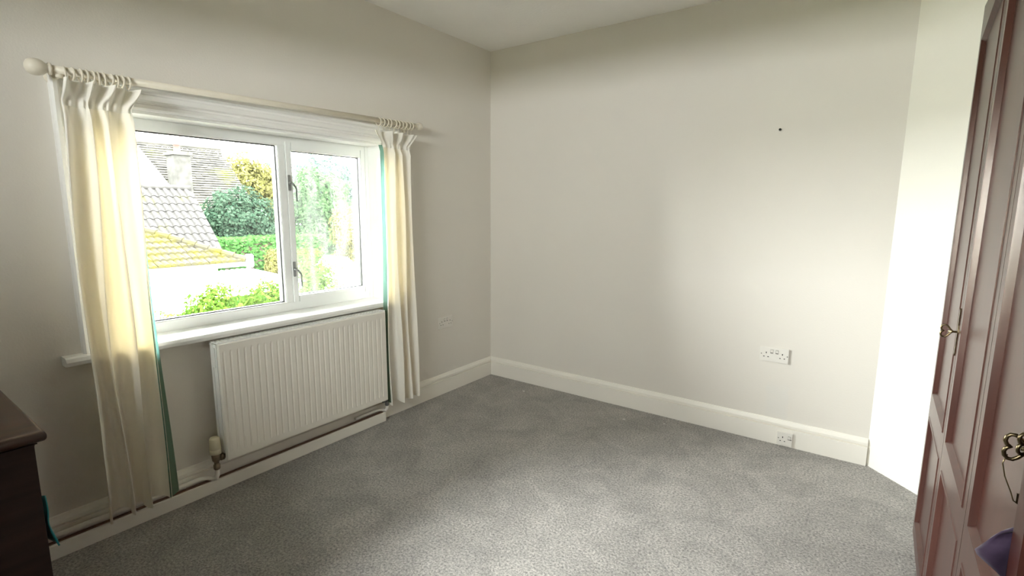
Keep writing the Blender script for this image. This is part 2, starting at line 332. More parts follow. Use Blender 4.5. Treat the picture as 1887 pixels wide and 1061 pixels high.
# opening casement
ca = bmesh.new(); cy0, cy1, cz0, cz1 = -1.552, -1.052, OZ0+.046, zt-.024
st = .034
box(ca, FX0+.01, FX1+.006, cy0, cy0+st, cz0, cz1, bev=.004); box(ca, FX0+.01, FX1+.006, cy1-st, cy1, cz0, cz1, bev=.004)
box(ca, FX0+.01, FX1+.006, cy0+st-.003, cy1-st+.003, cz1-st-.010, cz1, bev=.004); box(ca, FX0+.01, FX1+.006, cy0+st-.003, cy1-st+.003, cz0, cz0+st, bev=.004)
cas = wp('casement', ca, 'upvc')
def sub(name, bm, m_, par, **k):
    o = obj(name, bm, m_, None, **k); o.parent = par; return o
sub('gasket', rect_strip(bmesh.new(), -.158, -.140, cy0+st-.0005, cy1-st+.0005, cz0+st-.0005, cz1-st-.0095, .004), 'gasket', cas)
sub('pane', B(-.156, -.152, cy0+st-.004, cy1-st+.004, cz0+st-.004, cz1-st-.006), 'glass_dusty', cas)
for hz in (1.41, .96):
    h = bmesh.new(); hx = FX1+.006
    box(h, hx, hx+.006, -1.5475, -1.5325, hz-.040, hz+.040, bev=.002)
    lathe(h, (hx+.004, -1.540, hz), (1, 0, 0), [(0, .008), (.012, .008), (.014, .006), (.022, .006)], 12)
    hd = sub('handle', h, 'steel', cas)
    h = bmesh.new(); tube(h, [(hx+.020, -1.540, hz+.002), (hx+.024, -1.530, hz-.010), (hx+.024, -1.519, hz-.022), (hx+.022, -1.514, hz-.034), (hx+.018, -1.512, hz-.095)], [.0055, .0055, .005, .0045, .004], 8)
    lv = sub('lever', h, 'steel', hd, smooth=True)
# unseen window added behind the camera to let in soft fill light
fill_win = empty('fill_window', ((QX0+QX1)/2, YR, QZ0), 'wide shallow unseen window added behind the camera for fill light', 'window', kind='structure')
f2 = bmesh.new(); t_ = .045
box(f2, QX0, QX0+t_, YR-.08, YR-.03, QZ0, QZ1, bev=.004); box(f2, QX1-t_, QX1, YR-.08, YR-.03, QZ0, QZ1, bev=.004); box(f2, QX0+t_-.003, QX1-t_+.003, YR-.08, YR-.03, QZ0, QZ0+t_, bev=.004); box(f2, QX0+t_-.003, QX1-t_+.003, YR-.08, YR-.03, QZ1-t_, QZ1, bev=.004)
at(obj('window_frame', f2, 'upvc'), fill_win); at(obj('pane', B(QX0+.03, QX1-.03, YR-.058, YR-.054, QZ0+.03, QZ1-.03), 'glass'), fill_win); at(obj('window_board', B(QX0-.06, QX1+.06, YR-.03, YR+.04, QZ0-.03, QZ0, bev=.006), 'gloss_white'), fill_win)  # frame, pane and board of the added fill window
# outside sill
wp('outer_sill', B(-.34, -.186, OY0-.02, OY1+.02, OZ0-.06, OZ0-.002, bev=.004), 'render_white')

# ------------------------------------------------------------------ curtain pole
def lerp(a, b, t): return a+(b-a)*t
PX = .085
P0, P1 = V((PX, -2.490, 1.738)), V((PX, -.830, 1.770))
def pole_at(y): t = (y-P0.y)/(P1.y-P0.y); return P0.lerp(P1, t)
cp = empty('curtain_pole', (PX, -1.66, 1.754), 'cream wooden curtain pole with turned ball ends above the window', 'curtain pole')
def cpp(name, bm, m_, smooth=True): return at(obj(name, bm, m_, None, smooth=smooth), cp)
cpp('rod', tube(bmesh.new(), [P0, P1], .0135, 16), 'pole_cream')
d = (P1-P0).normalized()
FP = [(0, .0135), (.001, .019), (.007, .020), (.010, .015), (.014, .016), (.022, .023), (.033, .0268), (.044, .0275), (.054, .025), (.062, .019), (.067, .010), (.068, .001)]
cpp('finial', lathe(bmesh.new(), P0, -d, FP, 24), 'pole_cream')
cpp('finial', lathe(bmesh.new(), P1, d, [(a*.72, r*.80) for a, r in FP], 24), 'pole_cream')
for y in (-2.470, -.850):
    q = pole_at(y); bb = bmesh.new(); lathe(bb, (0.0, q.y, q.z-.012), (1, 0, 0), [(0, .024), (.006, .024), (.010, .012), (PX-.008, .010)], 14); tube(bb, [q-V((.003, 0, .024)), q-V((0, 0, .012))], [.010, .013], 12)
    cpp('bracket', bb, 'pole_cream')

# ------------------------------------------------------------------ curtains
def make_curtain(name, label, top, neck, mid, bot, zb, nf, xc, lining_side, seed, nring, ringspan):
    # top/neck/mid/bot: (y_left, y_right) of the drape at z 1.70 / 1.62 / .90 / zb
    rnd = random.Random(seed)
    root = empty(name, (xc, (bot[0]+bot[1])/2, zb), label, 'curtain', 'pair of cream curtains')
    ph = [rnd.uniform(0, 2*PI) for _ in range(6)]
    def span(z):
        ks = [(zb, bot), (.90, mid), (1.625, neck), (1.71, top)]
        for (za, a), (zc, c) in zip(ks, ks[1:]):
            if z <= zc or zc == 1.71:
                t = min(max((z-za)/(zc-za), 0), 1); t = t*t*(3-2*t); return lerp(a[0], c[0], t), lerp(a[1], c[1], t)
    def surf(u, z, off=0.0):
        y0, y1 = span(z)
        low = min(max((1.62-z)/1.5, 0), 1)
        A = .022 + .026*low
        wv = math.sin(2*PI*nf*u + ph[0] + .5*math.sin(2*PI*u+ph[1]) + .35*low*math.sin(3*z+ph[2]))
        wv2 = .35*math.sin(2*PI*nf*1.9*u + ph[3] + 1.3*z)*(1-.5*low)
        x = xc + A*(wv + wv2*.6)
        # push small drift of folds sideways to break the regularity
        y = lerp(y0, y1, u) + .012*math.sin(2*PI*nf*u+ph[0]+PI/2)*(.4+low) + .006*math.sin(5*z+ph[4]+9*u)
        pinch = math.exp(-((z-1.635)/.022)**2)
        x = lerp(x, xc-.004+.010*math.sin(2*PI*nf*3*u+ph[5]), .75*pinch)
        if z > 1.64:                         # ruffled stand above the gathering tape leans into the room
            t = (z-1.64)/.07; x += .030*t + .018*t*math.sin(2*PI*nf*2.2*u+ph[5])
        return V((x+off, y, z + (.006*math.sin(2*PI*nf*u+ph[1]) if z <= zb+.0001 else 0)))
    def sheet(us, zs, off=0):
        bm = bmesh.new(); g = [[bm.verts.new(surf(u, z, off)) for u in us] for z in zs]
        for i in range(len(zs)-1):
            for j in range(len(us)-1): bm.faces.new((g[i][j], g[i][j+1], g[i+1][j+1], g[i+1][j]))
        return bm
    NU = 150
    us = [i/NU for i in range(NU+1)]
    zs = [zb + (1.622-zb)*i/44 for i in range(45)]
    at(obj('drape', sheet(us, zs), 'curtain_cream', smooth=True, recalc=False), root)
    zs2 = [1.622, 1.628, 1.635, 1.642, 1.650, 1.662, 1.675, 1.688, 1.698, 1.705]
    at(obj('heading', sheet(us, zs2), 'curtain_heading', smooth=True, recalc=False), root)
    # teal-green lining that shows along the leading edge, a hand's breadth behind the face cloth
    bm = bmesh.new(); rows = []
    for i in range(45):
        z = zs[i] + .012; y0, y1 = span(z); low = min(max((1.62-z)/1.5, 0), 1)
        e = surf(1.0 if lining_side > 0 else 0.0, z)
        wv = (.004 + .040*low**1.5 if lining_side > 0 else .008 - .006*low)
        row = []
        for k in range(7):
            t = k/6; row.append(bm.verts.new(V((e.x - .006 - .045*t*(.4+.6*low), e.y + lining_side*(wv*math.sin(PI*.5*t)) - lining_side*.004*(1-t), z))))
        rows.append(row)
    for i in range(44):
        for k in range(6): bm.faces.new((rows[i][k], rows[i][k+1], rows[i+1][k+1], rows[i+1][k]))
    tag(at(obj('lining', bm, 'lining_teal', smooth=True, recalc=False), root), 'teal-green lining along the leading edge')
    for k in range(nring):
        y = lerp(ringspan[0], ringspan[1], k/(nring-1)) + rnd.uniform(-.004, .004); c = pole_at(y); tl = rnd.uniform(-.35, .35)
        ax = V((math.sin(tl)*.5, 1, math.sin(tl)*.3)).normalized(); s, t = frame_of(ax); rr = .0215
        cc = c - V((0, 0, .0075))
        rb = tube(bmesh.new(), [cc + (s*math.cos(2*PI*i/18)+t*math.sin(2*PI*i/18))*rr for i in range(18)], .0032, 7, closed=True)
        tube(rb, [cc - V((0, 0, rr)), cc - V((0, 0, rr+.012)), cc - V((.004, 0, rr+.030))], .0014, 5)
        at(obj('ring', rb, 'pole_cream', smooth=True), root)
    return root
make_curtain('curtain', 'bunched cream curtain glowing yellow beside the fixed pane, nearest the dark chest', (-2.478, -2.255), (-2.478, -2.285), (-2.500, -2.285), (-2.485, -2.300), .098, 3.0, .105, 1, 3, 11, (-2.452, -2.275))
make_curtain('curtain', 'bunched cream curtain between the radiator and the room corner', (-1.150, -.855), (-1.078, -.885), (-1.086, -.880), (-1.078, -.862), .112, 3.2, .095, -1, 11, 10, (-1.105, -.865))

# ------------------------------------------------------------------ radiator
ra = empty('radiator', (.06, -1.585, .15), 'white ribbed double-panel radiator under the window', 'radiator')
def rp(name, bm, m_, par=ra, **k):
    o = obj(name, bm, m_, None, **k); return at(o, ra) if par is ra else under(o, par)
RY0, RY1, RZ0, RZ1 = -2.048, -1.118, .150, .690
def ribbed(xf, sgn):
    bm = bmesh.new(); n = 29; pit_ = (RY1-RY0-.030)/n; ys = [RY0, RY0+.004]; dep = [(.006), 0]
    for k in range(n):
        b0 = RY0+.015+k*pit_
        for t, dd in ((.0, 0), (.08, .0024), (.15, .0036), (.23, .0036), (.30, .0024), (.38, 0), (.80, 0)): ys.append(b0+t*pit_); dep.append(-dd)
    ys += [RY1-.004, RY1]; dep += [0, .006]; dep[0] = -.006; dep[-1] = -.006
    zs = [(RZ0, 0, -.006), (RZ0+.004, 0, 0), (RZ0+.030, 0, 0), (RZ0+.042, 1, 0), (RZ1-.045, 1, 0), (RZ1-.032, 0, 0), (RZ1-.004, 0, 0), (RZ1, 0, -.006)]
    g = []
    for z, f, e in zs:
        row = []
        for i, (y, dd) in enumerate(zip(ys, dep)):
            edge = i in (0, len(ys)-1)
            row.append(bm.verts.new((xf + sgn*((dd if edge else dd*f) + e), y, z)))
        g.append(row)
    for i in range(len(zs)-1):
        for j in range(len(ys)-1): bm.faces.new((g[i][j], g[i][j+1], g[i+1][j+1], g[i+1][j]))
    return bm
fp = ribbed(.105, 1); box(fp, .090, .0985, RY0, RY1, RZ0, RZ1)
rp('front_panel', fp, 'radiator_white')
bp_ = ribbed(.046, 1); box(bp_, .030, .0395, RY0, RY1, RZ0, RZ1); rp('back_panel', bp_, 'radiator_white')
tg = bmesh.new(); box(tg, .028, .034, RY0-.004, RY1+.002, RZ1-.012, RZ1+.006, bev=.002); box(tg, .092, .098, RY0, RY1, RZ1-.004, RZ1+.006)
n = 46
for k in range(n+1):
    y = RY0 + (RY1-RY0-.006)*k/n; box(tg, .034, .092, y, y+.010, RZ1, RZ1+.005)
rp('top_grille', tg, 'gloss_white')
sp = bmesh.new(); box(sp, .046, .078, RY0+.002, RY0+.006, RZ0+.03, RZ1-.006); box(sp, .034, .050, RY0-.003, RY0, RZ0+.02, RZ1); box(sp, .050, .072, RY0-.003, RY0, RZ1-.11, RZ1-.02)
rp('side_panel', sp, 'gloss_white'); rp('side_panel', B(.046, .078, RY1-.006, RY1-.002, RZ0+.03, RZ1-.006), 'gloss_white')
cv = bmesh.new()
for k in range(60):
    y = RY0+.03+(RY1-RY0-.06)*k/60; box(cv, .047, .089, y, y+.002, RZ0+.05, RZ1-.03)
rp('convector_fins', cv, 'radiator_white')
VY = -2.078
vb = bmesh.new(); lathe(vb, (.066, VY, .112), (0, 0, 1), [(0, .011), (.004, .014), (.022, .014), (.026, .010), (.036, .011), (.044, .017), (.072, .019), (.076, .016)], 12); lathe(vb, (.066, VY, .162), (0, 1, 0), [(.0, .010), (.016, .011), (.017, .015), (.032, .015), (.034, .010), (.060, .010)], 12)
va = rp('thermostatic_valve', vb, 'brass_dull', smooth=True)
vh = bmesh.new(); lathe(vh, (.066, VY, .186), (0, 0, 1), [(0, .018), (.002, .0235), (.022, .0235), (.024, .0215), (.026, .0235), (.070, .0215), (.078, .018), (.081, .012), (.078, .006), (.077, .001)], 24)
rp('valve_head', vh, 'valve_cream', va, smooth=True)
lb = bmesh.new(); lathe(lb, (.066, -1.098, .100), (0, 0, 1), [(0, .010), (.006, .013), (.03, .012), (.05, .011), (.056, .006)], 12); lathe(lb, (.066, -1.098, .135), (0, -1, 0), [(0, .011), (.03, .011)], 10)
rp('lockshield_valve', lb, 'steel', smooth=True)
# pipes
def pipe(pts, label): return tag(obj('heating_pipe', tube(bmesh.new(), pts, .0095, 12), 'gloss_cream', smooth=True), label, 'pipe')
pipe([(.066, VY, .116), (.066, VY, .085), (.063, VY-.004, .070), (.050, VY-.014, .066), (.034, VY-.030, .070), (.034, VY-.06, .080), (.034, YR+.03, .080)], 'white-painted pipe rising to the thermostatic valve and running left along the skirting')
pipe([(.066, -1.098, .106), (.066, -1.098, .085), (.060, -1.104, .070), (.052, -1.112, .0745), (.030, -1.130, .0745), (.028, -1.16, .0755), (.028, -1.30, .0755)], 'white-painted pipe dropping behind the low board from the far end of the radiator')

# ------------------------------------------------------------------ sockets
def socket(name, label, wd, ht, loc, rz, double):
    root = empty(name, loc, label, 'socket', 'white wall sockets'); root.rotation_euler = (0, 0, rz)
    obj('faceplate', B(-wd/2, wd/2, -.009, 0, -ht/2, ht/2, bev=.0025), 'plastic_white', root)
    outs = (-.040, .040) if double else (-.010,)
    sc_ = .92
    for ox in outs:
        for (a, b, ww, hh) in ((0, .012, .0042, .0085), (-.0105, -.010, .0065, .004), (.0105, -.010, .0065, .004)):
            obj('pin_slot', B((ox+a-ww/2)*1, ox+a+ww/2, -.0096, -.0086, b-.004-hh/2, b-.004+hh/2), 'dark_slot', root)
    for sx in ((-.013, .013) if double else (.022,)):
        obj('rocker_switch', prism(bmesh.new(), [(-.0090, .027), (-.0125, .027), (-.0100, .017), (-.0090, .008)] if double else [(-.0090, .018), (-.0125, .018), (-.0100, .008), (-.0090, -.002)], (sx-.006, sx+.006), a=(0, 1, 0), b=(0, 0, 1), e=(1, 0, 0)), 'plastic_white', root)
        zt_ = .0285 if double else .0195
        obj('switch_gap', B(sx-.007, sx+.007, -.0094, -.0088, zt_-.0215, zt_), 'screw', root)
    for sx in (-wd/2+.008, wd/2-.008):
        s_ = bmesh.new(); lathe(s_, (sx, -.0086, 0), (0, -1, 0), [(0, .0030), (.0010, .0030)], 10); obj('screw', s_, 'screw', root)
    return root
socket('wall_socket', 'white double socket on the back wall', .144, .082, (1.986, -.0005, .501), 0, True)
socket('wall_socket', 'white single socket set on the back skirting board', .077, .075, (2.075, -.0185, .045), 0, False)
socket('wall_socket', 'white double socket on the window wall beside the curtain', .140, .080, (.0005, -.512, .505), PI/2, True)
nl = bmesh.new(); lathe(nl, (1.922, 0.002, 1.699), (0, -1, 0), [(0, .0035), (.012, .0032), (.0125, .0065), (.016, .006)], 10)
tag(obj('wall_nail', nl, 'dark_slot'), 'small dark picture nail high on the back wall', 'nail')

# ------------------------------------------------------------------ wardrobe
WX = 2.607; WY0 = -.640; DW = .488; WT = 1.960; WB = .05; ND = 5
wa = empty('wardrobe', (2.86, -1.6, 0), 'tall glossy mahogany wardrobe with panelled doors beside the white diagonal wall', 'wardrobe')
def wr(name, bm, m_, par=wa, **k):
    o = obj(name, bm, m_, None, **k); return at(o, wa) if par is wa else under(o, par)
WYE = WY0-ND*DW+.004
cb = bmesh.new(); box(cb, WX+.024, 3.070, WYE, WY0-.004, WB, WT)
wr('carcass', cb, 'mahogany'); wr('plinth', B(WX+.020, 3.06, WYE+.01, WY0-.014, 0, WB), 'mahogany')
wr('cornice', mould_frame(bmesh.new(), [(0, 0), (.030, 0), (.034, .006), (.034, .014), (.028, .018), (.030, .026), (.036, .032), (.036, .042), (0, .042)], [(WX+.022, WYE, WT-.001), (WX+.022, WY0-.004, WT-.001), (3.125, WY0-.004, WT-.001)], (0, 0, 0), [(0, 0, 0)]*3) if False else B(WX+.004, 3.070, WYE, WY0-.002, WT, WT+.010, bev=.003), 'mahogany')
def door_mesh(y1, arch_dir):
    # y1: far edge (largest y), the door runs to y1-DW; face plane at WX; arch rises towards the meeting stile
    y0 = y1-DW+.003; y1 = y1-.001
    S = .042
    def panel_loop(z0, zt, arch, inset):
        # returns closed loop of (y,z) inset by `inset` from opening
        a, b = y0+S+inset, y1-S-inset
        pts = [(b, z0+inset), (a, z0+inset)]
        if not arch: pts += [(a, zt-inset), (b, zt-inset)]; return pts
        N = 14; top = []
        for i in range(N+1):
            t = i/N; y = lerp(a, b, t); s_ = t if arch > 0 else 1-t
            top.append((y, zt - inset + .075*math.sin(s_*PI/2)**1.2))
        return pts + top
    bm = bmesh.new(); SP = .048
    def ring_faces(l0, x0, l1, x1):
        v0 = [bm.verts.new((x0, y, z)) for y, z in l0]; v1 = [bm.verts.new((x1, y, z)) for y, z in l1]; n = len(l0)
        for i in range(n): bm.faces.new((v0[i], v0[(i+1) % n], v1[(i+1) % n], v1[i]))
        return v1
    mould = bmesh.new()
    ops = [(WB+.055, .535, 0), (.615, 1.850, arch_dir)]
    # frame front: outer rect with holes -> build as strips
    def quad(pts, x): bm.faces.new([bm.verts.new((x, y, z)) for y, z in pts])
    a, b = y0+S, y1-S
    quad([(y0, WB), (a, WB), (a, WT), (y0, WT)], WX); quad([(b, WB), (y1, WB), (y1, WT), (b, WT)], WX)
    quad([(a, WB), (b, WB), (b, ops[0][0]), (a, ops[0][0])], WX); quad([(a, ops[0][1]), (b, ops[0][1]), (b, ops[1][0]), (a, ops[1][0])], WX)
    top = panel_loop(ops[1][0], ops[1][1], arch_dir, 0)[2:]
    for (ya, za), (yb, zb_) in zip(top, top[1:]): quad([(ya, za), (yb, zb_), (yb, WT), (ya, WT)], WX)
    # outer sides
    for pts in (((y0, WB), (y0, WT)), ((y1, WB), (y1, WT)), ((y0, WT), (y1, WT)), ((y0, WB), (y1, WB))):
        (ya, za), (yb, zb_) = pts; bm.faces.new([bm.verts.new(c) for c in ((WX, ya, za), (WX, yb, zb_), (WX+.023, yb, zb_), (WX+.023, ya, za))])
    panels = []
    for z0, zt_, ad in ops:
        L0 = panel_loop(z0, zt_, ad, 0); prev = None
        steps = [(0, 0), (.003, -.002), (.008, -.002), (.011, .001), (.020, .0105), (.024, .0105)]
        for (i0, d0), (i1, d1) in zip(steps, steps[1:]):
            v0 = [mould.verts.new((WX+d0, y, z)) for y, z in panel_loop(z0, zt_, ad, i0)]; v1 = [mould.verts.new((WX+d1, y, z)) for y, z in panel_loop(z0, zt_, ad, i1)]
            for i in range(len(v0)): mould.faces.new((v0[i], v0[(i+1) % len(v0)], v1[(i+1) % len(v1)], v1[i]))
        pb = bmesh.new(); lo = panel_loop(z0, zt_, ad, .0235); pb.faces.new([pb.verts.new((WX+.0103, y, z)) for y, z in lo]); panels.append(pb)
    bmesh.ops.remove_doubles(bm, verts=bm.verts, dist=1e-5); bmesh.ops.remove_doubles(mould, verts=mould.verts, dist=1e-5)
    return bm, mould, panels
for k in range(ND):
    fr_, mo, pans = door_mesh(WY0-k*DW, -1 if k % 2 == 0 else 1)
    if k == 3:                      # this door stands a little ajar, held off by the cloth
        for bm_ in [fr_, mo] + pans: bmesh.ops.rotate(bm_, cent=(WX, WY0-4*DW, 0), matrix=Matrix.Rotation(math.radians(2.5), 3, 'Z'), verts=bm_.verts)
    dr = wr('door', fr_, 'mahogany')
    wr('panel_moulding', mo, 'mahogany', dr)
    for pn in pans: wr('panel', pn, 'mahogany', dr)
    if k in (0, 2):
        ky = WY0-(k+1)*DW+.026; kz = .935 if k == 0 else .955
        es = bmesh.new(); prism(es, [(-.0085, -.062), (-.005, -.070), (0, -.062), (.005, -.070), (.0085, -.062), (.0065, -.02), (.010, 0), (.0065, .02), (.0085, .062), (.005, .070), (0, .062), (-.005, .070), (-.0085, .062), (-.0065, .02), (-.010, 0), (-.0065, -.02)], (-.0026, .0005), origin=(WX, ky, kz), a=(0, 1, 0), b=(0, 0, 1), e=(1, 0, 0))
        wr('escutcheon', es, 'brass', dr)
def heart(c, s, n=22, tilt=0.0):    # heart-shaped bow of a key standing out from the door in the x-z plane
    pts = []
    for i in range(n):
        t = 2*PI*i/n; hx = .5*(16*math.sin(t)**3)/16; hy = (13*math.cos(t)-5*math.cos(2*t)-2*math.cos(3*t)-math.cos(4*t))/32
        x_, z_ = -(hy+.5)*s*.95, hx*s*1.15
        pts.append(V((c[0]+x_*math.cos(tilt), c[1]+x_*math.sin(tilt)*1.0, c[2]+z_)))
    return pts
def key(ky, kz, label, tilt=0.0):
    root = empty('wardrobe_key', (WX-.003, ky, kz), label, 'key', 'keys in the wardrobe locks')
    sh = lathe(bmesh.new(), (WX+.004, ky, kz), (-1, 0, 0), [(0, .0032), (.016, .0032), (.0165, .0046), (.019, .0046), (.0195, .003), (.026, .003)], 10)
    at(obj('shank', sh, 'brass', smooth=True), root)
    at(obj('bow', tube(bmesh.new(), heart((WX-.012, ky, kz), .032, tilt=tilt), .0028, 8, closed=True), 'brass', smooth=True), root)
    return root
key(WY0-DW+.026, .935, 'heart-bowed brass key in the far wardrobe door, beside the white wall')
k2y = WY0-3*DW+.026
key(k2y, .955, 'heart-bowed brass key in the near wardrobe door with a spare key tied on')
sk = empty('spare_key', (WX-.02, k2y-.006, .88), 'spare brass key hanging from the near wardrobe lock on a wire loop', 'key', 'keys in the wardrobe locks')
wl = [V((WX-.034, k2y, 0.943)), V((WX-.038, k2y-.003, 0.930)), V((WX-.034, k2y-.005, 0.912)), V((WX-.026, k2y-.006, 0.892)), V((WX-.022, k2y-.007, 0.880)), V((WX-.016, k2y-.007, 0.876))]
at(obj('wire_loop', tube(bmesh.new(), wl, .0009, 6), 'brass', smooth=True), sk)
kb = tube(bmesh.new(), [(WX-.014, k2y-.008, 0.934), (WX-.013, k2y-.008, 0.876)], .0026, 8); box(kb, WX-.020, WX-.013, k2y-.0095, k2y-.0065, 0.878, 0.892)
at(obj('shank', kb, 'brass', smooth=False), sk)
bow2 = [V((p.x, p.y, p.z)) for p in heart((WX-.010, k2y-.010, 0.968), .026, tilt=.5)]
at(obj('bow', tube(bmesh.new(), bow2, .0025, 8, closed=True), 'brass', smooth=True), sk)
# purple cloth corner caught between two doors
pc = bmesh.new(); yj = WY0-3*DW+.0005; rows = []
NZ = 14
for i in range(NZ+1):
    t = i/NZ; z = lerp(.775, .868, t); ex = .056*max(0, 1-abs(t-.48)/.5)**.7
    row = []
    for k in range(9):
        s_ = k/8; x_ = WX+.012-(ex+.012)*s_; row.append(pc.verts.new((x_, yj + .010*math.sin(3.5*s_+7*t)*s_ + .004, z - .020*s_*s_ + .006*math.sin(9*t)*s_)))
    rows.append(row)
for i in range(NZ):
    for k in range(8): pc.faces.new((rows[i][k], rows[i][k+1], rows[i+1][k+1], rows[i+1][k]))
po_ = tag(obj('purple_cloth', pc, 'purple_cloth', smooth=True), 'corner of purple cloth caught between two wardrobe doors', 'cloth')
md = po_.modifiers.new('thick', 'SOLIDIFY'); md.thickness = .003

# ------------------------------------------------------------------ chest of drawers
CX1, CYF, CZ = .733, -2.742, .722; CX0 = .10; CYN = -3.70
ch = empty('chest_of_drawers', (.40, -3.2, 0), 'dark wooden chest with a polished round-edged top beside the window wall', 'chest of drawers')
def cp_(name, bm, m_, par=ch, **k):
    o = obj(name, bm, m_, None, **k); return at(o, ch) if par is ch else under(o, par)
tp = bmesh.new(); box(tp, CX0, CX1, CYN, CYF, CZ-.030, CZ)
es = [e for e in tp.edges if (abs(e.verts[0].co.z-e.verts[1].co.z) < 1e-4) and not (abs(e.verts[0].co.x-CX0) < 1e-4 and abs(e.verts[1].co.x-CX0) < 1e-4)]
bmesh.ops.bevel(tp, geom=es, offset=.0145, segments=5, affect='EDGES', profile=.55)
cp_('top', tp, 'chest_top_wood', smooth=True)
cp_('cornice_moulding', B(CX0+.01, CX1-.016, CYN+.026, CYF-.016, CZ-.044, CZ-.0295, bev=.006), 'dark_wood')
BX1, BYF = CX1-.022, CYF-.022
cp_('body', B(CX0+.02, BX1, CYN+.04, BYF, .09, CZ-.040, bev=.002), 'dark_wood')
cp_('plinth', B(CX0+.02, BX1+.012, CYN+.03, BYF+.012, 0, .095, bev=.004), 'dark_wood')
for z0, z1 in ((.105, .285), (.295, .475), (.485, .655)):
    dr = cp_('drawer', B(BX1-.003, BX1+.012, CYN+.08, BYF-.30, z0, z1, bev=.004), 'dark_wood')
    for y in (-3.56, -3.20):
        kn = bmesh.new(); lathe(kn, (BX1+.012, y, (z0+z1)/2), (1, 0, 0), [(0, .008), (.010, .008), (.014, .017), (.022, .018), (.027, .012), (.028, .001)], 14); cp_('knob', kn, 'chest_top_wood', dr, smooth=True)
# teal cloth hanging beside the chest
tcb = bmesh.new(); rows = []
for i in range(17):
    t = i/16; z = lerp(.352, .46, t); row = []
    ex = lerp(.668, .545, t) - .018*math.exp(-((t-.0)/.12)**2) + .006*math.sin(11*t)
    for k in range(11):
        s_ = k/10; row.append(tcb.verts.new((lerp(BX1-.40, ex, s_), -2.738 + .006*math.sin(9*s_+5*t), z + .012*math.sin(7*s_))))
    rows.append(row)
for i in range(16):
    for k in range(10): tcb.faces.new((rows[i][k], rows[i][k+1], rows[i+1][k+1], rows[i+1][k]))
tco = tag(obj('teal_cloth', tcb, 'teal_cloth', smooth=True), 'crumpled teal cloth poking out beside the dark chest', 'cloth')
md = tco.modifiers.new('thick', 'SOLIDIFY'); md.thickness = .004

# ------------------------------------------------------------------ bits on the carpet
def lint(x, y, s, ang, label):
    bm = bmesh.new(); bmesh.ops.create_icosphere(bm, subdivisions=2, radius=1)
    for v in bm.verts: v.co = V((v.co.x*s*(1+.3*noise.noise(v.co*2)), v.co.y*s*.6, v.co.z*s*.28))
    o = obj('carpet_lint', bm, 'lint', smooth=True); o.location = (x, y, s*.22); o.rotation_euler = (0, 0, ang)
    tag(o, label, 'lint', 'bits of white lint on the carpet')
lint(1.218, -.212, .010, .4, 'largest white speck of lint on the carpet by the back skirting')
lint(.441, -.179, .010, .1, 'white speck of lint on the carpet near the room corner')
lint(1.441, -.127, .007, 1.0, 'small white speck of lint right beside the back skirting')

# ================================================================== OUTSIDE (first-floor window: ground lies 2.75 m below)
GZ = -2.75
tag(obj('ground', B(-90, 60, -60, 80, GZ-.2, GZ), 'grass'), 'garden lawn far below the window', 'lawn', kind='structure')

tag(obj('bounce_paving', B(-5.4, -.31, -12, 9, GZ, GZ+.04), 'bounce_paving'), 'unseen pale paving added below the window to bounce skylight indoors', 'bounce_paving', kind='structure')  # unseen pale ground, added to throw skylight up onto the ceiling
tag(obj('path', B(-.31, 6, -9, YR-.11, GZ, GZ+.04), 'bounce_paving'), 'unseen pale paving added behind the house to bounce skylight indoors', 'path', kind='structure')  # added unseen reflector, pale ground outside the rear opening
def leafcloud(bm, rnd, n, c, rad, size, shell=.55, lumps=.25, squash=None, droop=0.0):
    c = V(c)
    for _ in range(n):
        while True:
            d_ = V((rnd.gauss(0, 1), rnd.gauss(0, 1), rnd.gauss(0, 1)))
            if d_.length > .1: break
        d_.normalize()
        k = 1 + lumps*noise.noise(d_*2.2 + c*.37)*2
        rr = (shell + (1-shell)*rnd.random()**.5)*k
        p_ = c + V((d_.x*rad[0], d_.y*rad[1], d_.z*rad[2]))*rr
        nrm = (d_ + V((rnd.uniform(-.8, .8), rnd.uniform(-.8, .8), rnd.uniform(-.4, .9)))).normalized()
        s, t = frame_of(nrm); an = rnd.uniform(0, 2*PI); s, t = s*math.cos(an)+t*math.sin(an), t*math.cos(an)-s*math.sin(an)
        z_ = size*rnd.uniform(.6, 1.25)
        q = [p_ - s*z_*.5, p_ + t*z_*.28 + nrm*z_*.06, p_ + s*z_*.5 - V((0, 0, droop*z_)), p_ - t*z_*.28 + nrm*z_*.06]
        bm.faces.new([bm.verts.new(v) for v in q])
    return bm
def plant(name, label, cat, base, crowns, leaf, size, seed, trunk_r=.1, group=None, core=True):
    rnd = random.Random(seed); root = empty(name, base, label, cat, group)
    bm = bmesh.new()
    for c, rad, n in crowns: leafcloud(bm, rnd, int(n*2.2), c, rad, size*.66)
    o = at(obj('foliage', bm, leaf, recalc=False), root); o['kind'] = 'stuff'
    tb = bmesh.new()
    top = max(c[2] for c, _, _ in crowns)
    tube(tb, [base, (base[0]+.05, base[1]+.04, lerp(base[2], top, .5)), (crowns[0][0][0], crowns[0][0][1], top)], [trunk_r, trunk_r*.8, trunk_r*.35], 8)
    for c, rad, n in crowns:
        tube(tb, [(base[0]+.03, base[1]+.02, lerp(base[2], c[2], .55)), V(c)], [trunk_r*.5, trunk_r*.15], 6)
    at(obj('trunk', tb, 'bark', smooth=True), root)
    return root
G1 = 'garden trees and shrubs beyond the window'
plant('round_bush', 'dense dark green rounded evergreen behind the pantiled roof', 'tree', (-14.2, 5.12, GZ), [((-14.2, 5.12, .84), (.78, 1.12, 1.0), 4400), ((-14.2, 4.86, .2), (.72, .92, .7), 1500), ((-14.2, 5.46, .2), (.72, .8, .7), 1500)], 'leaf_dark', .17, 1, .12, G1)
